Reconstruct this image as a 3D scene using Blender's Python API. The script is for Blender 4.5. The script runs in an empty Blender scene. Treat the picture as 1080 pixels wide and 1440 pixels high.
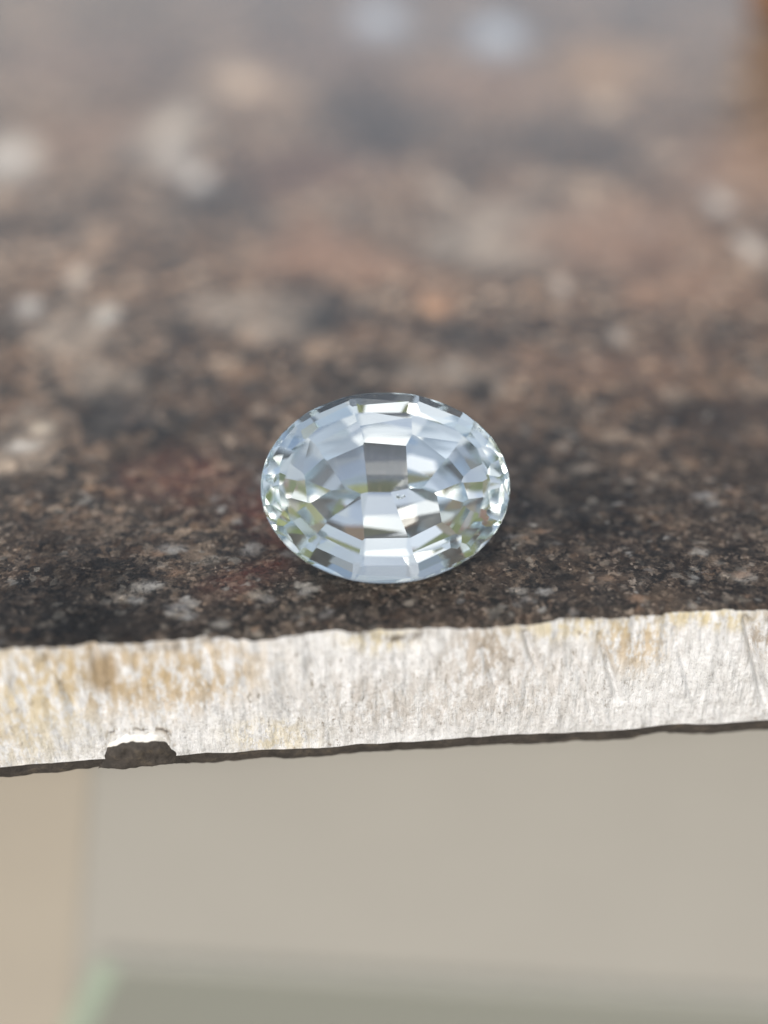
# Faceted pale-blue gemstone leaning on the worn top of a granite slab.  1 unit = 1 cm.
import bpy, bmesh, math, random
import numpy as np
from mathutils import Vector, Matrix

random.seed(7)
rng = np.random.RandomState(7)
scene = bpy.context.scene
C = scene.collection
scene.unit_settings.system = 'METRIC'
scene.unit_settings.scale_length = 0.01
R = math.radians

# ------------------------------------------------------------------ camera
cam_d = bpy.data.cameras.new('camera')
cam = bpy.data.objects.new('camera', cam_d)
C.objects.link(cam)
cam.location = (0.0, -3.546, 2.77)
cam.rotation_euler = (R(55), 0, 0)
cam_d.sensor_fit = 'VERTICAL'
cam_d.sensor_height = 36.4
cam_d.lens = 50.0
cam_d.clip_start = 0.05
cam_d.clip_end = 20000
cam_d.dof.use_dof = True
cam_d.dof.focus_distance = 4.57
cam_d.dof.aperture_fstop = 0.05 / 0.33
scene.camera = cam

# ------------------------------------------------------------------ sky, sun, exposure
SUN_EL, SUN_AZ = 37.0, 204.0            # azimuth clockwise from +Y: front left of the slab
world = bpy.data.worlds.new('World')
scene.world = world
world.use_nodes = True
wn = world.node_tree
wn.nodes.clear()
sky = wn.nodes.new('ShaderNodeTexSky')
sky.sky_type = 'NISHITA'
sky.sun_disc = False
sky.sun_elevation = R(SUN_EL)
sky.sun_rotation = R(SUN_AZ)
sky.dust_density = 3.0
sky.ozone_density = 1.0
bg = wn.nodes.new('ShaderNodeBackground')
bg.inputs['Strength'].default_value = 0.13
wo = wn.nodes.new('ShaderNodeOutputWorld')
# thin bright cloud all round the sky, broken by soft gaps of blue
wtc = wn.nodes.new('ShaderNodeTexCoord')
wno = wn.nodes.new('ShaderNodeTexNoise')
wno.inputs['Scale'].default_value = 2.6
wno.inputs['Detail'].default_value = 4.0
wn.links.new(wtc.outputs['Generated'], wno.inputs['Vector'])
wr = wn.nodes.new('ShaderNodeMapRange')
for k, v in (('From Min', 0.35), ('From Max', 0.68), ('To Min', 0.12), ('To Max', 0.82)):
    wr.inputs[k].default_value = v
wn.links.new(wno.outputs[0], wr.inputs['Value'])
wm = wn.nodes.new('ShaderNodeMix')
wm.data_type = 'RGBA'
wn.links.new(wr.outputs[0], wm.inputs[0])
wn.links.new(sky.outputs[0], wm.inputs[6])
wm.inputs[7].default_value = (4.9, 4.85, 4.75, 1)
wn.links.new(wm.outputs[2], bg.inputs['Color'])
wn.links.new(bg.outputs[0], wo.inputs['Surface'])

sun_d = bpy.data.lights.new('sun', 'SUN')
sun_d.energy = 2.55
sun_d.angle = R(10)
sun_d.color = (1.0, 0.965, 0.93)
sun = bpy.data.objects.new('sun', sun_d)
C.objects.link(sun)
sd = Vector((math.sin(R(SUN_AZ)) * math.cos(R(SUN_EL)), math.cos(R(SUN_AZ)) * math.cos(R(SUN_EL)), math.sin(R(SUN_EL))))
sun.rotation_euler = sd.to_track_quat('Z', 'Y').to_euler()
sun.location = sd * 60

scene.render.engine = 'CYCLES'
scene.view_settings.view_transform = 'Standard'
scene.view_settings.look = 'None'
scene.view_settings.exposure = 0.38
scene.view_settings.gamma = 1.0
cy = scene.cycles
cy.max_bounces = 24
cy.transmission_bounces = 24
cy.glossy_bounces = 16
cy.diffuse_bounces = 4
cy.sample_clamp_indirect = 6.0
cy.use_denoising = True
cy.denoiser = 'OPENIMAGEDENOISE'

# ------------------------------------------------------------------ helpers
def tag(o, label=None, cat=None, group=None, kind=None):
    for k, v in (('label', label), ('category', cat), ('group', group), ('kind', kind)):
        if v:
            o[k] = v
    return o

def empty(name, loc=(0, 0, 0)):
    o = bpy.data.objects.new(name, None)
    o.empty_display_size = 0.1
    o.location = loc
    C.objects.link(o)
    return o

def link_mesh(name, me, mats=(), parent=None):
    o = bpy.data.objects.new(name, me)
    for m in (mats if isinstance(mats, (list, tuple)) else [mats]):
        me.materials.append(m)
    C.objects.link(o)
    if parent:
        o.parent = parent
    return o

def pydata(name, v, f, mats=(), parent=None, smooth=False):
    me = bpy.data.meshes.new(name)
    me.from_pydata([tuple(map(float, p)) for p in v], [], f)
    me.update()
    if smooth:
        me.polygons.foreach_set('use_smooth', [True] * len(me.polygons))
    return link_mesh(name, me, mats, parent)

def grid_mesh(name, P, mats=(), parent=None, flip=False):
    """P: (rows, cols, 3) array of points -> one smooth quad sheet."""
    nr, nc = P.shape[:2]
    i = np.arange(nr * nc).reshape(nr, nc)
    q = np.stack([i[:-1, :-1], i[:-1, 1:], i[1:, 1:], i[1:, :-1]], -1).reshape(-1, 4)
    if flip:
        q = q[:, ::-1]
    me = bpy.data.meshes.new(name)
    me.vertices.add(nr * nc)
    me.vertices.foreach_set('co', P.reshape(-1).astype(np.float32))
    me.loops.add(q.size)
    me.loops.foreach_set('vertex_index', q.reshape(-1).astype(np.int32))
    me.polygons.add(len(q))
    me.polygons.foreach_set('loop_start', np.arange(0, q.size, 4, dtype=np.int32))
    me.update(calc_edges=True)
    me.polygons.foreach_set('use_smooth', np.ones(len(q), dtype=bool))
    me.validate()
    return link_mesh(name, me, mats, parent)

_lat = rng.rand(512, 512).astype(np.float64)
def vnoise(x, y, s=0):
    x = np.asarray(x, float) + s * 17.31; y = np.asarray(y, float) + s * 9.77
    xi = np.floor(x).astype(int); yi = np.floor(y).astype(int)
    fx = x - xi; fy = y - yi
    fx = fx * fx * (3 - 2 * fx); fy = fy * fy * (3 - 2 * fy)
    g = lambda a, b: _lat[a % 512, b % 512]
    return (g(xi, yi) * (1 - fx) + g(xi + 1, yi) * fx) * (1 - fy) + (g(xi, yi + 1) * (1 - fx) + g(xi + 1, yi + 1) * fx) * fy - 0.5

def fbm(x, y, octs=4, s=0, gain=0.5):
    a, f, t = 1.0, 1.0, 0.0
    for k in range(octs):
        t = t + a * vnoise(np.asarray(x) * f, np.asarray(y) * f, s + k * 3)
        a *= gain; f *= 2.03
    return t

class NT:
    """tiny shader-graph writer"""
    def __init__(self, name):
        self.m = bpy.data.materials.new(name)
        self.m.use_nodes = True
        self.t = self.m.node_tree
        self.t.nodes.clear()
        self.out = self.t.nodes.new('ShaderNodeOutputMaterial')
    def n(self, typ, ins=None, **kw):
        nd = self.t.nodes.new(typ)
        for k, v in kw.items():
            setattr(nd, k, v)
        for k, v in (ins or {}).items():
            self.set(nd, k, v)
        return nd
    def set(self, nd, k, v):
        s = nd.inputs[k]
        if isinstance(v, bpy.types.NodeSocket):
            self.t.links.new(v, s)
        elif isinstance(v, bpy.types.Node):
            self.t.links.new(v.outputs[0], s)
        else:
            s.default_value = v
    def coord(self, scale=(1, 1, 1), rot=(0, 0, 0), loc=(0, 0, 0), vec=None):
        tc = vec or self.n('ShaderNodeTexCoord').outputs['Object']
        return self.n('ShaderNodeMapping', {'Vector': tc, 'Scale': scale, 'Rotation': rot, 'Location': loc}).outputs[0]
    def noise(self, vec, scale, detail=4, rough=0.55, dist=0.0):
        return self.n('ShaderNodeTexNoise', {'Vector': vec, 'Scale': scale, 'Detail': detail, 'Roughness': rough, 'Distortion': dist}).outputs[0]
    def ramp(self, fac, stops, interp='LINEAR'):
        r = self.n('ShaderNodeValToRGB', {'Fac': fac})
        cr = r.color_ramp
        cr.interpolation = interp
        while len(cr.elements) < len(stops):
            cr.elements.new(0.5)
        for e, (p, c) in zip(cr.elements, stops):
            e.position = p
            e.color = (c, c, c, 1) if isinstance(c, (int, float)) else (*c, 1)
        return r.outputs[0]
    def mix(self, fac, a, b, mode='MIX'):
        m = self.n('ShaderNodeMix', data_type='RGBA', blend_type=mode)
        self.set(m, 0, fac)
        for i, v in ((6, a), (7, b)):
            self.set(m, i, (*v, 1) if isinstance(v, tuple) and len(v) == 3 else v)
        return m.outputs[2]
    def math(self, op, a, b=0.0):
        m = self.n('ShaderNodeMath', operation=op)
        self.set(m, 0, a); self.set(m, 1, b)
        return m.outputs[0]
    def bsdf(self, **ins):
        b = self.n('ShaderNodeBsdfPrincipled', {k.replace('_', ' '): v for k, v in ins.items()})
        self.t.links.new(b.outputs[0], self.out.inputs['Surface'])
        return b
    def bump(self, h, strength, dist):
        return self.n('ShaderNodeBump', {'Height': h, 'Strength': strength, 'Distance': dist}).outputs[0]

# ------------------------------------------------------------------ materials
def mat_granite():
    g = NT('weathered_granite')
    co = g.coord()
    def warp(vec, scale, amt, detail=5.0, rough=.65):
        c = g.n('ShaderNodeTexNoise', {'Vector': vec, 'Scale': scale, 'Detail': detail, 'Roughness': rough}).outputs[1]
        v = g.n('ShaderNodeVectorMath', {0: c, 1: (0.5, 0.5, 0.5)}, operation='SUBTRACT').outputs[0]
        v = g.n('ShaderNodeVectorMath', {0: v, 'Scale': amt}, operation='SCALE').outputs[0]
        return g.n('ShaderNodeVectorMath', {0: vec, 1: v}, operation='ADD').outputs[0]
    cw = warp(warp(co, 6.0, 0.14), 30.0, 0.05)
    def cells(scale, seed, vec=cw):
        v = g.n('ShaderNodeTexVoronoi', {'Vector': g.coord(loc=(seed, seed * .7, 0), vec=vec), 'Scale': scale, 'Randomness': 1.0})
        return g.n('ShaderNodeSeparateColor', {0: v.outputs['Color']}).outputs
    # mineral grains of three sizes: black mica, brown, rose and beige feldspar, picked patch by patch
    stops = lambda k: [(0.0, (.012 * k, .012 * k, .012 * k)), (0.34, (.030 * k, .027 * k, .023 * k)), (0.52, (.075 * k, .056 * k, .040 * k)),
                       (0.70, (.21 * k, .130 * k, .082 * k)), (0.86, (.38 * k, .275 * k, .188 * k)), (1.0, (.56 * k, .47 * k, .37 * k))]
    base = g.ramp(cells(4.2, 3.1)[0], stops(.85))
    mid = g.ramp(cells(11.0, 1.3)[0], stops(1.0))
    fine = g.ramp(cells(27.0, 7.7)[0], stops(1.0))
    base = g.mix(g.ramp(g.noise(cw, 4.0, 4), [(0.44, 0.15), (0.54, 0.9)]), base, mid)
    col = g.mix(g.ramp(g.noise(g.coord(loc=(4, 9, 2), vec=cw), 6.0, 4), [(0.44, 0.2), (0.56, 0.95)]), base, fine)
    # the strip near the front edge: fine, dark, crushed grain
    yy = g.n('ShaderNodeSeparateXYZ', {0: co}).outputs[1]
    yy = g.math('ADD', yy, g.math('MULTIPLY', g.math('SUBTRACT', g.noise(co, 3.0, 4), 0.5), 0.5))
    nst = [(0.0, (.016, .016, .016)), (0.42, (.036, .034, .032)), (0.66, (.080, .070, .062)), (0.84, (.15, .125, .105)), (0.95, (.30, .25, .205)), (1.0, (.50, .45, .39))]
    cr1 = g.ramp(cells(46.0, 2.2, warp(co, 50.0, 0.05))[0], nst)
    cr2 = g.ramp(cells(95.0, 4.9, warp(co, 80.0, 0.02))[0], nst)
    crush = g.mix(g.ramp(g.noise(co, 13.0, 5, .6), [(0.42, 0.1), (0.56, 0.9)]), cr1, cr2)
    nearf = g.n('ShaderNodeMapRange', {'Value': yy, 'From Min': 0.25, 'From Max': 1.9, 'To Min': 0.80, 'To Max': 0.0}).outputs[0]
    nearf = g.math('MULTIPLY', nearf, g.ramp(g.noise(cw, 7.0, 5, .6), [(0.34, 0.70), (0.5, 1.0)]))
    col = g.mix(nearf, col, crush)
    # broad drift between dark and warm pale zones
    dr = g.ramp(g.noise(g.coord(loc=(2, 5, 0)), 1.5, 4, .6), [(0.36, (.32, .31, .30)), (0.47, (1.0, .93, .88)), (0.60, (1.55, 1.42, 1.30))])
    col = g.mix(1.0, col, dr, 'MULTIPLY')
    # placed blotches (vertex attribute holds the mineral patches and painted glints of the slab)
    at = g.n('ShaderNodeAttribute', attribute_name='patch')
    al = g.math('MULTIPLY', at.outputs['Alpha'], g.ramp(g.noise(cw, 10.0, 6, .7), [(0.36, 0.25), (0.58, 1.0)]))
    al = g.math('MAXIMUM', al, g.ramp(at.outputs['Alpha'], [(0.94, 0.0), (0.985, 1.0)]))
    col = g.mix(al, col, at.outputs['Color'])
    # pale flecks in loose clumps, black mica specks
    c = cells(34.0, 5.0, warp(co, 60.0, 0.03))
    fl = g.ramp(c[1], [(0.0, 0.0), (0.90, 0.0), (0.95, 1.0)])
    clump = g.ramp(g.noise(co, 4.3, 4), [(0.48, 0.0), (0.68, 0.8)])
    col = g.mix(g.math('MULTIPLY', fl, clump), col, (.42, .385, .33))
    mica = g.ramp(g.noise(cw, 42.0, 5, .7), [(0.38, 1.0), (0.47, 0.0)])
    col = g.mix(g.math('MULTIPLY', mica, 0.85), col, (.016, .016, .017))
    n1 = g.noise(co, 70.0, 5, .75)
    col = g.mix(0.6, col, g.ramp(n1, [(0.3, 0.25), (0.7, 0.8)]), 'OVERLAY')
    # thin scratches from wear
    sc = g.noise(g.coord(scale=(16, 190, 1), rot=(0, 0, R(24))), 1.0, 2, .5)
    scm = g.ramp(sc, [(0.62, 0.0), (0.74, 0.45)])
    col = g.mix(g.math('MULTIPLY', scm, g.ramp(g.noise(co, 2.2, 2), [(0.45, 0.0), (0.65, 1.0)])), col, (.17, .155, .14))
    # colour darkens towards the front edge and pales towards the back
    front_dark = g.n('ShaderNodeMapRange', {'Value': yy, 'From Min': 0.05, 'From Max': 2.6, 'To Min': 0.85, 'To Max': 0.0}).outputs[0]
    col = g.mix(front_dark, col, g.mix(1.0, col, (.37, .38, .385), 'MULTIPLY'))
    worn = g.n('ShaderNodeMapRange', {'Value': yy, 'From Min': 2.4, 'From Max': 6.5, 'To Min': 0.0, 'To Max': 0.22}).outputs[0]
    col = g.mix(worn, col, (.30, .235, .18))      # sky sheen of the far half painted in as a paler tone
    rough = g.ramp(g.noise(co, 14.0, 4, .6), [(0.3, 0.28), (0.7, 0.5)])
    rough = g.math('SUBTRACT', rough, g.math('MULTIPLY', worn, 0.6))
    spec = g.n('ShaderNodeMapRange', {'Value': yy, 'From Min': 0.2, 'From Max': 3.5, 'To Min': 0.25, 'To Max': 0.85}).outputs[0]
    h = g.math('ADD', g.noise(cw, 26.0, 6, .7), g.math('MULTIPLY', n1, 0.35))
    bs = g.n('ShaderNodeMapRange', {'Value': yy, 'From Min': 0.3, 'From Max': 2.6, 'To Min': 0.75, 'To Max': 0.12}).outputs[0]   # polish survives away from the worn rim
    nb = g.bump(h, bs, 0.012)
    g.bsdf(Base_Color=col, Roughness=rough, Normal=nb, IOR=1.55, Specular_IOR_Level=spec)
    return g.m

def mat_sawn():
    g = NT('sawn_pale_stone')
    co = g.coord()
    st = g.coord(scale=(1.0, 1.0, 0.22), rot=(0, R(-17), 0))
    w = g.noise(st, 30.0, 7, .72, 0.5)
    w2 = g.noise(g.coord(scale=(1, 1, 0.07), rot=(0, R(-17), 0)), 75.0, 5, .65)
    w3 = g.noise(co, 85.0, 5, .7)
    col = g.ramp(w, [(0.28, (.48, .485, .49)), (0.44, (.74, .75, .755)), (0.62, (.87, .88, .89))])
    col = g.mix(0.6, col, g.ramp(w2, [(0.34, 0.62), (0.47, 1.0)]), 'MULTIPLY')
    col = g.mix(0.55, col, g.ramp(w3, [(0.34, 0.55), (0.47, 1.0)]), 'MULTIPLY')
    # ochre and brown stains, breaking up into specks
    at = g.n('ShaderNodeAttribute', attribute_name='patch')
    br = g.ramp(g.noise(g.coord(scale=(1, 1, .4), rot=(0, R(-17), 0)), 30.0, 7, .8), [(0.45, 0.0), (0.53, 1.0)])
    br = g.math('MAXIMUM', br, g.ramp(at.outputs['Alpha'], [(0.86, 0.0), (0.96, 1.0)]))
    col = g.mix(g.math('MULTIPLY', at.outputs['Alpha'], br), col, at.outputs['Color'])
    dk = g.ramp(g.noise(g.coord(scale=(1, 1, .5), rot=(0, R(-17), 0), loc=(3, 0, 1)), 44.0, 6, .75), [(0.35, 1.0), (0.42, 0.0)])
    zone = g.ramp(g.noise(co, 2.4, 4), [(0.42, 0.25), (0.6, 0.95)])
    col = g.mix(g.math('MULTIPLY', dk, zone), col, (.24, .205, .165))
    # hairline scratches
    sc = g.ramp(g.noise(g.coord(scale=(170, 1, 4.0), rot=(0, R(-13), 0)), 1.0, 2, .5), [(0.68, 0.0), (0.76, 0.6)])
    col = g.mix(g.math('MULTIPLY', sc, g.ramp(g.noise(co, 3.1, 3), [(0.45, 0.0), (0.6, 1.0)])), col, (.33, .30, .27))
    h = g.math('ADD', g.math('ADD', w, w2), g.math('MULTIPLY', w3, 0.8))
    nb = g.bump(h, 0.6, 0.016)
    g.bsdf(Base_Color=col, Roughness=g.ramp(w3, [(0.3, .22), (0.7, .5)]), Normal=nb, IOR=1.5)
    return g.m

def mat_shade():
    g = NT('dark_shade_stone')
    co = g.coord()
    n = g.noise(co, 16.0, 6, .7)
    col = g.ramp(n, [(0.3, (.020, .018, .016)), (0.55, (.055, .047, .040)), (0.75, (.13, .105, .075))])  # dark tones stand in for shade under the slab's lower edge
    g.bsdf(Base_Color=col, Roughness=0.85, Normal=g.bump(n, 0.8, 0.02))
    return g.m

def mat_glass(name, rough=0.0, tint=(.94, .968, .976)):
    g = NT(name)
    b = g.n('ShaderNodeBsdfGlass', {'Color': (*tint, 1), 'Roughness': rough, 'IOR': 1.77})
    sc = g.noise(g.coord(scale=(60, 420, 60), rot=(.3, .2, .9)), 1.0, 2, .5)
    g.set(b, 'Normal', g.bump(sc, 0.006, 0.002))
    g.t.links.new(b.outputs[0], g.out.inputs['Surface'])
    return g.m

def mat_simple(name, c1, c2, rough=0.7, scale=3.0):
    g = NT(name)
    n = g.noise(g.coord(), scale, 5, .6)
    g.bsdf(Base_Color=g.ramp(n, [(0.3, c1), (0.7, c2)]), Roughness=rough, Normal=g.bump(n, 0.2, 0.02))
    return g.m

def mat_wood():
    g = NT('brown_wood')
    v = g.coord(scale=(1, 9, 9))
    n = g.noise(v, 1.4, 6, .6, 1.2)
    g.bsdf(Base_Color=g.ramp(n, [(0.3, (.13, .055, .018)), (0.7, (.28, .13, .045))]), Roughness=0.55, Normal=g.bump(n, 0.3, 0.02))
    return g.m

def mat_feldspar():
    g = NT('pale_feldspar')
    n = g.noise(g.coord(), 25.0, 5, .7)
    g.bsdf(Base_Color=g.ramp(n, [(0.3, (.12, .10, .08)), (0.5, (.32, .28, .235)), (0.75, (.50, .46, .40))]), Roughness=0.45, Normal=g.bump(n, 0.6, 0.01))
    return g.m

M_gran, M_sawn, M_shade = mat_granite(), mat_sawn(), mat_shade()
M_feld = mat_feldspar()
M_rest = mat_simple('plain_sawn_stone', (.50, .47, .43), (.66, .63, .60), .85, 9.0)
M_gem = mat_glass('pale_blue_gem')
M_girdle = mat_glass('frosted_girdle', 0.22)

# ------------------------------------------------------------------ ground below the slab
def box_mesh(name, x0, x1, y0, y1, z0, z1, mat, parent=None, bev=0.05, seg=2):
    bm = bmesh.new()
    bmesh.ops.create_cube(bm, size=1.0)
    bmesh.ops.scale(bm, vec=(x1 - x0, y1 - y0, z1 - z0), verts=bm.verts)
    bmesh.ops.translate(bm, vec=((x0 + x1) / 2, (y0 + y1) / 2, (z0 + z1) / 2), verts=bm.verts)
    if bev:
        bmesh.ops.bevel(bm, geom=bm.edges[:], offset=bev, segments=seg, affect='EDGES', profile=0.5)
    me = bpy.data.meshes.new(name)
    bm.to_mesh(me); bm.free()
    return link_mesh(name, me, mat, parent)

ZG = -9.0
# a yard with an unseen bank behind the viewer, added to colour the gem
gd = NT('patchy_yard')
gn = gd.noise(gd.coord(), 0.022, 5, .62)
gcol = gd.ramp(gn, [(0.38, (.60, .25, .14)), (0.45, (.42, .34, .25)), (0.50, (.48, .49, .10)), (0.60, (.17, .22, .07)), (0.7, (.46, .45, .16))])
gfar = gd.n('ShaderNodeVectorMath', {0: gd.n('ShaderNodeTexCoord').outputs['Object']}, operation='LENGTH').outputs['Value']
gpl = gd.n('ShaderNodeMapRange', {'Value': gfar, 'From Min': 45.0, 'From Max': 80.0, 'To Min': 0.0, 'To Max': 1.0}).outputs[0]
gd.bsdf(Base_Color=gd.mix(gpl, (.36, .32, .285), gcol), Roughness=0.9)       # greige close by, patchy tints beyond for the gem's reflections
gr_r = np.concatenate([[0.5], np.geomspace(20, 3000, 70)])
gr_a = np.linspace(0, 2 * np.pi, 97)
GA_, GR_ = np.meshgrid(gr_a, gr_r)
south = np.clip(-np.sin(GA_) * 1.1 + 0.15, 0, 1)
t_ = np.clip((GR_ - 55) / 130, 0, 1); t_ = t_ * t_ * (3 - 2 * t_)
elev = np.radians((22 + 16 * fbm(np.cos(GA_) * 2.3 + 5, np.sin(GA_) * 2.3 + 5, 3, 301)) * south)
GZ = ZG + t_ * np.tan(elev) * np.minimum(GR_, 260) + t_ * south * 6 * fbm(GR_ * np.cos(GA_) * .03, GR_ * np.sin(GA_) * .03, 4, 311)
ground = grid_mesh('ground', np.stack([GR_ * np.cos(GA_), GR_ * np.sin(GA_), GZ], -1), gd.m, flip=True)
tag(ground, kind='structure')
wall = box_mesh('wall', -9.0, 9.0, 0.85, 8.0, ZG + 0.004, -0.64, mat_simple('greige_render', (.325, .315, .288), (.345, .335, .306), 0.85, 0.8), bev=0.03)
tag(wall, 'plain greige rendered wall set back below the granite slab', 'wall')
bx = lambda z: -1.296 + (z + 1.744) * 0.1725      # its long edge leans a little
board = pydata('board', [(-5.2, .841, ZG + .004), (bx(ZG), .841, ZG + .004), (bx(-.66), .841, -.66), (-5.2, .841, -.66), (-5.2, .848, ZG + .004), (bx(ZG), .848, ZG + .004), (bx(-.66), .848, -.66), (-5.2, .848, -.66)],
               [(0, 1, 2, 3), (5, 4, 7, 6), (1, 5, 6, 2), (4, 0, 3, 7), (3, 2, 6, 7), (4, 5, 1, 0)],
               mat_simple('warm_beige_board', (.352, .318, .266), (.375, .34, .284), .8, 1.2))
tag(board, 'warm beige board standing against the greige wall at the left', 'board')
gl = NT('pale_green_glass')
gl.bsdf(Base_Color=(.305, .318, .28, 1), Roughness=0.45, Transmission_Weight=0.3, IOR=1.5)
ge = NT('green_glass_rim')
ge.bsdf(Base_Color=(.31, .38, .305, 1), Roughness=0.4)
sheet = empty('glass_pane', (0, 0.785, 0))
tag(sheet, 'pale green glass pane with a brighter green rim standing low before the wall', 'glass pane')
def quad_slab(name, a, b, c, d, t, mat, parent, y=0.0):
    v = [(p[0], y, p[1]) for p in (a, b, c, d)] + [(p[0], y + t, p[1]) for p in (a, b, c, d)]
    return pydata(name, v, [(0, 1, 2, 3), (5, 4, 7, 6), (1, 5, 6, 2), (4, 0, 3, 7), (3, 2, 6, 7), (4, 5, 1, 0)], mat, parent)
lx_ = lambda z: -1.376 + (z + 2.908) * 0.433
tz_ = lambda x: -2.908 - (x + 1.376) * 0.1016
zb_ = ZG + .004
quad_slab('pane', (lx_(zb_) + .16, zb_), (6, zb_), (6, tz_(6) - .06), (lx_(-2.99) + .12, tz_(-1.21) - .06), .035, gl.m, sheet, .008)
quad_slab('rim', (lx_(zb_), zb_), (lx_(zb_) + .16, zb_), (lx_(-2.99) + .12, tz_(-1.21) - .06), (-1.376, -2.908), .05, ge.m, sheet)
quad_slab('rim', (lx_(-2.99) + .12, tz_(-1.21) - .06), (6, tz_(6) - .06), (6, tz_(6)), (-1.376, -2.908), .05, mat_simple('clear_glass_rim', (.315, .318, .29), (.335, .337, .309), .5), sheet)

# ------------------------------------------------------------------ granite slab
YAW = R(4.87)
slab = empty('granite_slab', (0.0, -0.195, 0.0))
slab.rotation_euler.z = YAW
tag(slab, 'dark speckled granite slab with a worn top and a rough pale sawn front edge', 'stone slab')
TH, DEPTH, HALF = 0.505, 12.0, 9.0

xs = np.concatenate([-np.geomspace(HALF, 1.75, 70)[:-1], np.linspace(-1.75, 1.75, 640), np.geomspace(1.75, HALF, 70)[1:]])
# wavering upper arris
def arris(x):
    return 0.016 * fbm(x * 1.6, x * 0 + 3.3, 3, 1) + 0.020 * fbm(x * 8, x * 0 + 7.1, 6, 5, .62) - .05 * np.clip(fbm(x * 6, x * 0 + 5.5, 4, 6) - .22, 0, 1) + .007 * fbm(x * 55, x * 0 + 1.1, 3, 13), 0.012 * fbm(x * 13, x * 0 + 1.9, 3, 9)
ay, az = arris(xs)

ys = np.concatenate([np.linspace(0, 0.9, 150), np.geomspace(0.9, DEPTH, 110)[1:]])
X, Y = np.meshgrid(xs, ys)
fade = np.exp(-Y / 0.10)
rel = 0.010 * fbm(X * 4, Y * 4, 4, 21) + 0.008 * fbm(X * 17, Y * 17, 4, 31)
near = np.clip(1.2 - Y / 2.5, 0.2, 1)
flatten = 1 - np.exp(-(((X * 1 - 0.02) / 0.35) ** 2 + ((Y - 0.36) / 0.26) ** 2))   # worn smooth where the gem rests
Z = rel * near * (0.25 + 0.75 * flatten)
Z = Z - 0.008 - 0.016 * np.exp(-Y / 0.025) + fade * az[None, :]
Pt = np.stack([X, Y + fade * ay[None, :], Z], -1)
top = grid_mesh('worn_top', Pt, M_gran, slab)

def world_to_slab(x, y):
    dx, dy = x, y + 0.195
    c, s = math.cos(-YAW), math.sin(-YAW)
    return dx * c - dy * s, dx * s + dy * c

def patch_flecks(o, X, Y, flecks):
    at = o.data.color_attributes['patch']
    buf = np.empty(X.size * 4, dtype=np.float32)
    at.data.foreach_get('color', buf)
    col = buf.reshape(X.shape + (4,)).astype(float)
    wx = X + .020 * fbm(X * 40, Y * 40, 3, 201); wy = Y + .020 * fbm(X * 40, Y * 40, 3, 211)
    for (px, py, rx, ry, st, c) in flecks:
        c0, c1 = np.searchsorted(xs, [px - 3.5 * rx - .03, px + 3.5 * rx + .03])
        r0, r1 = np.searchsorted(ys, [py - 3.5 * ry - .03, py + 3.5 * ry + .03])
        v = col[r0:r1, c0:c1]
        w = st * np.exp(-(((wx[r0:r1, c0:c1] - px) / rx) ** 2 + ((wy[r0:r1, c0:c1] - py) / ry) ** 2) ** 2)
        a = v[..., 3].copy(); na = w + a * (1 - w)
        for k in range(3):
            v[..., k] = np.where(na > 1e-5, (c[k] * w + v[..., k] * a * (1 - w)) / np.maximum(na, 1e-5), v[..., k])
        v[..., 3] = na
    at.data.foreach_set('color', col.reshape(-1).astype(np.float32))

def patch_attr(o, X, Y, patches, s=0, warp=0.25):
    """mineral patches and painted glints: (x, y, rx, ry, strength, colour) blended into a colour attribute"""
    col = np.zeros(X.shape + (4,))
    wx = X + warp * fbm(X * 2.5, Y * 2.5, 4, 40 + s); wy = Y + warp * fbm(X * 2.5, Y * 2.5, 4, 60 + s)
    for (px, py, rx, ry, st, c) in patches:
        w = st * np.exp(-(((wx - px) / rx) ** 2 + ((wy - py) / ry) ** 2) ** 1.5)
        a = col[..., 3]
        na = w + a * (1 - w)
        for k in range(3):
            col[..., k] = np.where(na > 1e-5, (c[k] * w + col[..., k] * a * (1 - w)) / np.maximum(na, 1e-5), col[..., k])
        col[..., 3] = na
    at = o.data.color_attributes.new('patch', 'FLOAT_COLOR', 'POINT')
    at.data.foreach_set('color', col.reshape(-1).astype(np.float32))

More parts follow.
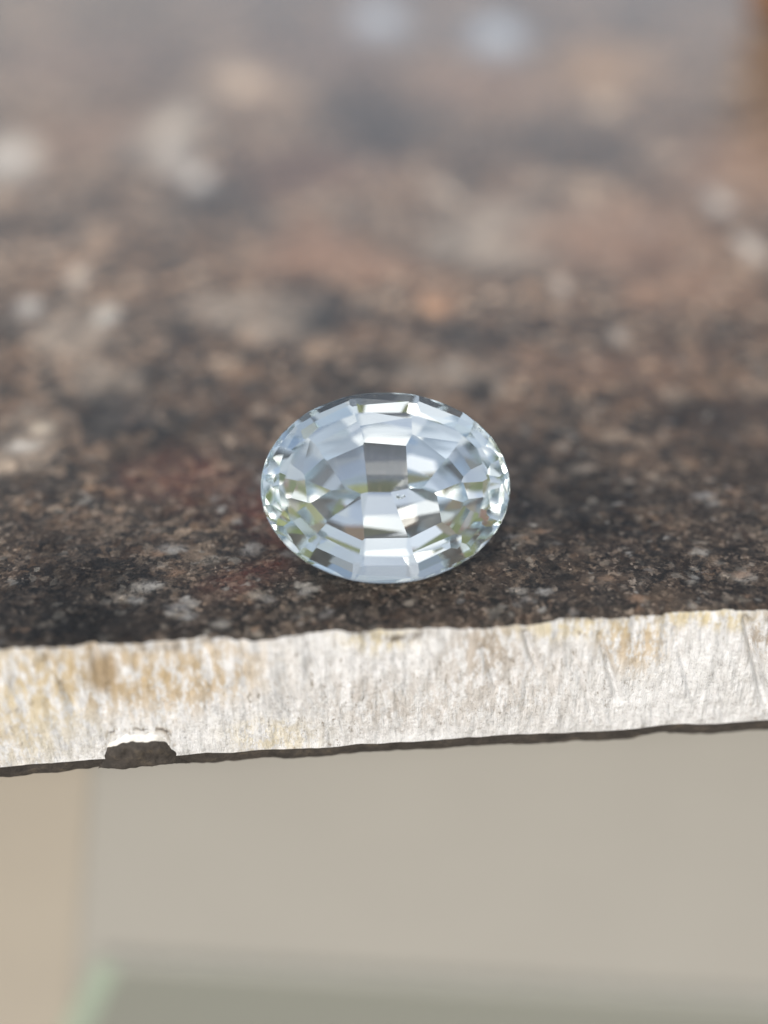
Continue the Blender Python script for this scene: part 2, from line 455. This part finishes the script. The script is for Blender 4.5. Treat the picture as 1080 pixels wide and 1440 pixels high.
RED, PALE, PEACH, DARK, GREY = (.22, .058, .040), (.56, .46, .36), (.40, .235, .15), (.020, .022, .022), (.11, .105, .10)
blotches = []
for (x, y, rx, ry, st, c) in [
    (-0.70, 0.66, .16, .13, .5, RED), (-0.337, 0.326, .14, .13, 0.55, RED), (-0.43, 0.09, .12, .09, .5, RED), (-0.52, 0.45, .13, .12, .55, RED),
    (-1.34, 0.87, .16, .20, .9, PALE), (-1.22, 1.70, .22, .26, .75, PALE), (-0.95, 1.07, .14, .10, .5, GREY), (-1.05, 1.35, .16, .14, .6, PALE),
    (-1.98, 3.74, .17, .30, 1.0, (.62, .57, .50)), (-1.20, 4.17, .22, .40, .9, (.52, .46, .38)), (-0.867, 4.98, .20, .30, .95, (.50, .36, .24)),
    (0.76, 6.0, .25, .40, .8, (.40, .42, .45)), (-0.05, 6.26, .3, .4, .8, (.38, .40, .42)),  # bluish sky glints painted into the colour
    (-0.335, 2.6, .30, .28, .9, PEACH), (-0.02, 2.40, .24, .22, .8, PEACH), (0.61, 2.72, .34, .40, .75, PALE), (1.15, 2.72, .40, .40, .7, PEACH),
    (1.35, 5.3, .42, .55, 1.0, (.45, .27, .14)), (1.33, 2.15, .25, .2, .6, PEACH), (0.25, 1.97, .12, .12, .8, (.34, .18, .10)),
    (0.45, 1.70, .30, .22, .9, DARK), (-0.81, 3.06, .40, .40, .9, DARK), (-0.33, 1.84, .22, .25, .85, DARK), (0.22, 1.29, .30, .12, .7, PALE),
    (-1.55, 4.2, .35, .40, .6, PEACH), (-0.4, 3.6, .35, .40, .7, (.22, .12, .085)), (1.9, 3.6, .4, .5, .6, PEACH), (0.1, 4.0, .5, .5, .7, DARK),
    (0.9, 4.0, .4, .4, .5, DARK), (2.1, 3.0, .25, .4, .6, GREY), (0.55, 0.50, .16, .08, .35, GREY), (0.25, 0.10, .2, .1, .8, DARK), (-0.2, 0.2, .12, .1, .6, DARK),
    (-0.6, 1.9, .25, .2, .6, PALE), (0.9, 1.5, .4, .2, .45, PEACH), (0.5, 5.0, .4, .5, .6, PEACH), (-0.4, 5.6, .5, .5, .5, (.20, .13, .10)),
    (-1.9, 5.4, .7, .6, .6, (.22, .14, .11)), (1.6, 1.0, .4, .3, .5, (.075, .05, .04))]:
    lx, ly = world_to_slab(x, y)
    blotches.append((lx, ly, rx, ry, st, c))
for k in range(46):                       # and more of the same where the slab runs on
    x = rng.uniform(-8.5, 8.5); y = rng.uniform(0.8, 11.5)
    if abs(x) < 0.4 * (y + 4.0):
        continue
    blotches.append((x, y, rng.uniform(.15, .5), rng.uniform(.15, .5), rng.uniform(.5, .9), [PALE, PEACH, DARK, RED, GREY][rng.randint(5)]))
def small_flecks():
    r = np.random.RandomState(5)
    out = []
    cols = [(.62, .57, .50), (.50, .43, .35), (.50, .32, .21), (.40, .38, .36), (.66, .63, .58)]
    for x, y, s in [(-0.652, -0.108, .034), (-0.67, -.128, .020), (-0.83, -0.042, .034), (-0.78, .00, .034), (-.74, .012, .03), (-0.25, -0.02, .026), (-.262, .01, .022), (-0.605, -0.078, .022), (-.61, -.135, .03), (-.64, -.14, .022),
                    (0.425, -0.01, .024), (0.455, -.06, .020), (0.51, -.02, .022), (0.24, -0.06, .016), (0.08, -0.075, .018), (-.79, -.06, .025), (-.43, -.05, .035), (-.40, -.04, .03)]:
        lx, ly = world_to_slab(x, y)
        out.append((lx, ly, s * 1.1, s * .8, .95, cols[r.randint(5)]))
    # feldspar farther back, its glints painted as bright colour, soft discs out of focus
    for x, y, rx, ry, c in [(-0.867, 4.98, .12, .26, (.80, .58, .40)), (-1.998, 3.79, .14, .24, (.60, .54, .46)), (-1.208, 4.23, .11, .22, (.62, .53, .42)), (-1.121, 3.69, .10, .20, (.58, .52, .45)),
                            (0.762, 6.0, .16, .34, (.62, .68, .74)), (-0.049, 6.43, .16, .34, (.60, .66, .72)), (-0.961, 3.44, .07, .14, (.80, .74, .66)), (1.724, 2.6, .06, .16, (.82, .74, .64)), (0.222, 1.958, .05, .07, (.80, .46, .26)),
                            (0.983, 1.71, .04, .06, (.80, .68, .56)), (-1.193, 1.90, .06, .08, (.80, .74, .64)), (-1.544, 1.97, .06, .08, (.75, .70, .62)), (1.682, 3.15, .06, .14, (.80, .74, .66)), (-1.385, 2.29, .05, .09, (.78, .68, .56)),
                            (-1.337, 0.844, .06, .04, (.85, .78, .68)), (-1.283, 0.97, .05, .04, (.80, .66, .50)), (-1.36, 0.70, .06, .06, (.78, .60, .44)), (0.794, 2.18, .04, .08, (.75, .62, .5)), (0.30, 3.3, .06, .12, (.72, .56, .42)), (1.3, 4.6, .08, .16, (.78, .58, .40))]:
        lx, ly = world_to_slab(x, y)
        out.append((lx, ly, rx, ry, 1.0, c))
    for k in range(330):
        x = r.uniform(-1.5, 1.5); y = abs(r.normal(0, .42)) + .01
        cx = vnoise(x * 2.2, y * 3.0, 90)
        if cx < -.08:
            continue
        s = r.choice([.006, .009, .013, .019], p=[.4, .3, .2, .1]) * (1 + y)
        out.append((x, y, s * r.uniform(.8, 2.0), s * r.uniform(.6, 1.2), r.uniform(.5, .95), cols[r.randint(5)]))
    return out
patch_attr(top, X, Y, blotches)
patch_flecks(top, X, Y, small_flecks())

# front face, row by row from the upper arris down
zs = np.linspace(0, 1, 80)
FX, FT = np.meshgrid(xs, zs)
lean = math.tan(R(17))
sx = FX + FT * TH * -lean                # striations lean to the right going down
ridge = 0.008 * fbm(sx * 30, FT * 2.2, 5, 71, .6) + 0.010 * fbm(sx * 4, FT * 1.3, 3, 77) + 0.006 * fbm(sx * 70, FT * 14, 4, 81)
cut = 0.0                                # a few sawn grooves at the right end
for gx, dp, wd, l0, l1 in [(0.43, .030, .012, .0, .45), (0.66, .030, .010, .08, .75), (1.14, .045, .014, .0, .9), (0.28, .018, .012, .1, .6), (0.56, .014, .010, .2, .9), (-1.05, .020, .012, .05, .6), (0.9, .012, .01, .1, .8)]:
    cut = cut - dp * np.exp(-((sx - gx) / wd) ** 2) * np.clip((FT - l0) * 12, 0, 1) * np.clip((l1 - FT) * 6, 0, 1)
edge_in = np.clip(FT / 0.10, 0, 1) * np.clip((1 - FT) / 0.06, 0, 1)
FY = (ay[None, :] * (1 - FT)) - (ridge + cut) * edge_in - 0.010 * np.sin(np.pi * FT)
topz = Pt[0, :, 2]
FZ = topz[None, :] * (1 - FT) + (-TH + 0.014 * fbm(xs * 6, xs * 0 + 2.2, 4, 91))[None, :] * FT
Pf = np.stack([FX, FY, FZ], -1)
Pf[0] = Pt[0]
face = grid_mesh('sawn_edge', Pf, M_sawn, slab, flip=True)
OCH, BRN, YEL = (.50, .36, .17), (.34, .26, .17), (.62, .52, .28)
patch_attr(face, FX, FZ, [(-0.95, -.10, .28, .16, .8, OCH), (-0.62, -.16, .25, .16, .75, OCH), (-1.20, -.25, .25, .22, .5, YEL), (-0.93, -.12, .06, .12, .84, BRN),
                          (-0.02, -.03, .14, .06, .7, YEL), (0.32, -.10, .12, .14, .7, BRN), (0.62, -.06, .22, .06, .7, YEL), (0.80, -.13, .10, .12, .7, OCH), (1.0, -.02, .2, .05, .8, YEL),
                          (1.22, -.07, .07, .10, .85, BRN), (0.0, -.3, .3, .15, .35, BRN), (0.45, -.30, .25, .2, .3, BRN), (-0.35, -.45, .15, .06, .5, YEL), (-1.6, -.2, .4, .3, .6, OCH), (2.0, -.2, .6, .3, .5, OCH)] + [(float(x), -.015 - .012 * float(r_), .02 + .04 * float(r_), .010 + .010 * float(r_), .5, (.12, .10, .085)) for x, r_ in zip(rng.uniform(-1.7, 1.7, 40), rng.rand(40))], 7, 0.10)

# shadow line round the nib, painted into the face colour
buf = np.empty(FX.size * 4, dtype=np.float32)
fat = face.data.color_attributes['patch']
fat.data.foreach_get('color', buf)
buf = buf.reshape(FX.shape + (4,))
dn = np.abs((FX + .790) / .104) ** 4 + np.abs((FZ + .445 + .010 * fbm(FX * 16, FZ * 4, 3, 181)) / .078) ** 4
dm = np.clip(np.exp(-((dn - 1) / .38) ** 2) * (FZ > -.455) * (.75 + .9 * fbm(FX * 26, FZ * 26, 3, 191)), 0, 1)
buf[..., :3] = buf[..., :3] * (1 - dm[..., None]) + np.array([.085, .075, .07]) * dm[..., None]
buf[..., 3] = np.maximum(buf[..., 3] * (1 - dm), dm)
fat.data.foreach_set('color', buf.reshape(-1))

# lower arris: broken, turning under, shade painted into its dark colour
ts = np.linspace(0, 1, 22)
LX, LT = np.meshgrid(xs, ts)
ang = LT * R(100)
rad = 0.078 + 0.026 * fbm(xs * 7, xs * 0 + 4.4, 4, 101)[None, :] + 0.012 * fbm(LX * 24, LT * 4, 4, 111)
rad = rad * (1 - 0.75 * np.exp(-((LX + 0.0) / 9) ** 2) * 0)
LY = Pf[-1, :, 1][None, :] + (1 - np.cos(ang)) * rad * np.minimum(1, LT * 8 + .001) + 0.006
LZ = Pf[-1, :, 2][None, :] - np.sin(ang) * rad * 1.25
LY[0] = Pf[-1, :, 1]; LZ[0] = Pf[-1, :, 2]
Pl = np.stack([LX, LY, LZ], -1)
grid_mesh('lower_arris', Pl, M_shade, slab, flip=True)
zb = float(LZ[-1].mean())
# underside and the other three sides
us = []
for k in range(len(xs)):
    us.append(Pl[-1, k])
n = len(us)
back = [(x, DEPTH, zb) for x in xs]
pydata('underside', us + back, [(k, n + k, n + k + 1, k + 1) for k in range(n - 1)], M_shade, slab)
tb = [tuple(p) for p in Pt[-1]]
pydata('back_face', tb + [(x, DEPTH, zb) for x in xs], [(k, k + 1, n + k + 1, n + k) for k in range(n - 1)], M_rest, slab)
for ci in (0, -1):
    ring = [tuple(p) for p in Pt[:, ci]] + [(xs[ci], DEPTH, zb)] + [tuple(p) for p in Pl[::-1, ci]] + [tuple(p) for p in Pf[::-1, ci]][1:-1]
    f = list(range(len(ring)))
    pydata('side_face', ring, [f if ci == 0 else f[::-1]], M_rest, slab)

# broken nib standing out of the lower edge at the left
def rock(name, c, size, mat, parent, seed, sub=2, rough=0.35, squash=None):
    bm = bmesh.new()
    bmesh.ops.create_icosphere(bm, subdivisions=sub, radius=1.0)
    r = random.Random(seed)
    cuts = [(Vector((r.uniform(-1, 1), r.uniform(-1, 1), r.uniform(-1, 1))).normalized(), r.uniform(.45, .85)) for _ in range(9)]
    for v in bm.verts:
        p = v.co.copy()
        for nrm, d in cuts:
            e = p.dot(nrm) - d
            if e > 0:
                p -= nrm * e * 0.9
        p *= 1 + rough * 0.2 * r.uniform(-1, 1)
        v.co = Vector((p.x * size[0], p.y * size[1], p.z * size[2]))
    me = bpy.data.meshes.new(name)
    bm.to_mesh(me); bm.free()
    o = link_mesh(name, me, mat, parent)
    o.location = c
    return o

nx = np.linspace(-1, 1, 61); nt = np.linspace(0, 1, 31)
NX, NTt = np.meshgrid(nx, nt)
env = np.clip(1 - np.abs(NX + 0.12 * fbm(NX * 3, NTt * 3, 3, 151)) ** 3, 0, 1) ** 0.8
prof_y = np.interp(nt, [0, .10, .20, .48, .54, .62, .92, 1], [.02, .004, .000, -.026, -.036, -.040, -.026, .03])
prof_z = np.interp(nt, [0, .10, .20, .48, .54, .62, .92, 1], [-.372, -.377, -.384, -.404, -.412, -.430, -.530, -.545])
NXw = -0.788 + NX * (0.096 + 0.055 * NTt ** 1.5)
side_z = np.interp(nt, [0, .2, .48, .54, 1], [-.385, -.41, -.47, -.50, -.56])
NY = prof_y[:, None] * env + (1 - env) * .012 + 0.012 * fbm(NXw * 26, NTt * 5, 5, 131) * env + 0.004
NZ = prof_z[:, None] * env + (1 - env) * side_z[:, None] + 0.011 * fbm(NXw * 16, NTt * 2, 5, 141)
nib = grid_mesh('broken_nib', np.stack([NXw, NY, NZ], -1), [mat_simple('cream_break', (.58, .56, .51), (.80, .79, .76), .7, 30.0), M_shade], slab, flip=True)
mi = np.zeros((30, 60), dtype=np.int32); mi[15:] = 1; mi[:4] = 1  # dark slot paints shade on the nib's body and upper outline
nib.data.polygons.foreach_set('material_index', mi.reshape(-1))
nib['label'] = 'chipped nib standing out of the lower edge with a pale lit top'

# a few pale grains proud of the worn top around the gem
for k, (x, y, s) in enumerate([(-0.83, -0.042, .016), (-0.25, -0.02, .015), (0.51, -.02, .013), (0.425, -0.01, .013), (0.24, -0.06, .010), (0.08, -0.085, .010), (-0.652, -0.108, .014), (-.605, -.078, .011)]):
    lx, ly = world_to_slab(x, y)
    o = rock('feldspar_grain', (lx, ly, -0.016), (s * random.uniform(.8, 1.5), s * random.uniform(.7, 1.2), s * .45), M_feld, slab, 50 + k, 3, 0.9)
    o.rotation_euler.z = random.uniform(0, 6)

# ------------------------------------------------------------------ brown block far behind on the slab
blk = box_mesh('wooden_block', 0, 3.2, 0, 3.0, 0, 1.1, mat_wood(), bev=0.18, seg=4)
blk.location = (2.42, 6.25, 0.0)
blk.rotation_euler.z = R(-28)
tag(blk, 'brown wooden block standing at the far right end of the granite slab', 'block')

# ------------------------------------------------------------------ the gemstone: an oval mixed cut, cut plane by plane
GA, GB = 0.397, 0.308                     # half length, half width at the girdle
TILT = 46.0
def cut_gem():
    bm = bmesh.new()
    N = 96
    ring = lambda z: [bm.verts.new((GA * math.cos(2 * math.pi * k / N), GB * math.sin(2 * math.pi * k / N), z)) for k in range(N)]
    lo, hi = ring(-0.6), ring(0.3)
    bm.faces.new(hi); bm.faces.new(lo[::-1])
    for k in range(N):
        bm.faces.new((lo[k], lo[(k + 1) % N], hi[(k + 1) % N], hi[k]))
    def cut(p, nrm):
        g = bm.verts[:] + bm.edges[:] + bm.faces[:]
        r = bmesh.ops.bisect_plane(bm, geom=g, dist=1e-6, plane_co=p, plane_no=nrm, clear_outer=True)
        es = [e for e in r['geom_cut'] if isinstance(e, bmesh.types.BMEdge)]
        if es:
            bmesh.ops.contextual_create(bm, geom=es)
    def facet(t, slope, inset, z, side):
        """side=+1 crown, -1 pavilion; t: parametric angle in degrees; the plane passes inset inside the girdle at height z"""
        t = R(t)
        nx_, ny_ = math.cos(t) / GA, math.sin(t) / GB
        l = math.hypot(nx_, ny_); nx_ /= l; ny_ /= l
        h = math.hypot(GA * nx_, GB * ny_)
        s, c = math.sin(R(slope)), math.cos(R(slope))
        nr = Vector((nx_ * s, ny_ * s, side * c))
        cut(Vector((nx_ * (h - inset), ny_ * (h - inset), z)), nr)
    G = 0.010
    jit = random.Random(11)
    j = lambda a: jit.uniform(-a, a)
    # crown: table, fourteen step facets, a few break facets at the pointed ends
    cut(Vector((0, 0, G + 0.066)), Vector((0.012, 0.0, 1)).normalized())
    for k in range(14):
        facet(90 + 360 / 14 * k + j(1.5), 38 + j(1.5), 0.0 + j(.002), G + 0.003 + j(.002), 1)
    for k in range(14):
        t = 90 + 360 / 14 * (k + .5)
        if abs(math.cos(R(t))) > 0.88:
            facet(t + j(2), 46 + j(2.0), -0.002, G, 1)
    # pavilion rows, roughly lined up, down to a short keel; small breaks at the ends
    jit.seed(3)
    ends = lambda t: abs(math.cos(R(t))) > 0.8
    N_, st = 12, 360 / 12
    for q, (sl, ins, dz) in enumerate([(64, 0, 0), (56, 0.026, 0.053), (50, 0.054, 0.095), (46, 0.088, 0.136)]):
        for k in range(N_):
            con = sl == 46 and k == N_ // 2
            facet(90 + st * k + (0 if con else j(1.5)), sl if con else sl + j(1.0), ins, -G - dz, -1)
            if q and ends(90 + st * (k + .5)):
                facet(90 + st * (k + .5) + j(2.5), sl + 3 + j(1.0), ins - .012, -G - dz + .014, -1)
    keel = {0: 39.3, 6: 35, 5: 38, 7: 33.5, 1: 40.2, 11: 42.5, 4: 36.5}
    for k in range(N_):
        facet(90 + 0 + st * k + j(1.5), keel.get(k, 41.5) + j(.6), 0.170, -G - 0.216, -1)
    bmesh.ops.remove_doubles(bm, verts=bm.verts, dist=2e-4)
    bmesh.ops.recalc_face_normals(bm, faces=bm.faces)
    return bm

gem = empty('gemstone')
tag(gem, 'pale blue faceted oval gemstone leaning on the worn dark granite', 'gemstone')
bm = cut_gem()
bm.normal_update()
Rm = Matrix.Rotation(R(TILT), 3, 'X')
low = min((Rm @ v.co).z for v in bm.verts)
fy = min((Rm @ v.co).y for v in bm.verts)
gem.rotation_euler.x = R(TILT)
gem.location = (0.004, -0.040 - fy, -0.004 - low)

def part(name, faces, mat):
    idx, vs, fs = {}, [], []
    for f in faces:
        ff = []
        for v in f.verts:
            if v.index not in idx:
                idx[v.index] = len(vs); vs.append(v.co.copy())
            ff.append(idx[v.index])
        fs.append(ff)
    return pydata(name, vs, fs, mat, gem)
bm.verts.index_update()
tab = [f for f in bm.faces if f.normal.z > 0.99]
gir = [f for f in bm.faces if abs(f.normal.z) < 0.05]
cro = [f for f in bm.faces if 0.05 <= f.normal.z <= 0.99]
pav = [f for f in bm.faces if f.normal.z <= -0.05]
part('table', tab, M_gem)
for f in cro:
    part('crown_facet', [f], M_gem)
part('girdle', gir, M_girdle)
KZ = min(v.co.z for v in bm.verts)
part('pavilion', pav, M_gem)
for k, (x, y, z, r) in enumerate([(.040, -.006, KZ + .020, .006), (.052, -.010, KZ + .022, .0045), (.060, -.004, KZ + .024, .0035)]):
    bb = bmesh.new()
    bmesh.ops.create_icosphere(bb, subdivisions=2, radius=r)
    for v in bb.verts:
        v.co.x *= 1.3
    bmesh.ops.reverse_faces(bb, faces=bb.faces)
    me = bpy.data.meshes.new('inclusion')
    bb.to_mesh(me); bb.free()
    inc = link_mesh('inclusion', me, M_gem, gem)
    inc.location = (x, y, z)
print('GEM', len(tab), len(cro), len(gir), len(pav), 'loc', tuple(gem.location))
bm.free()
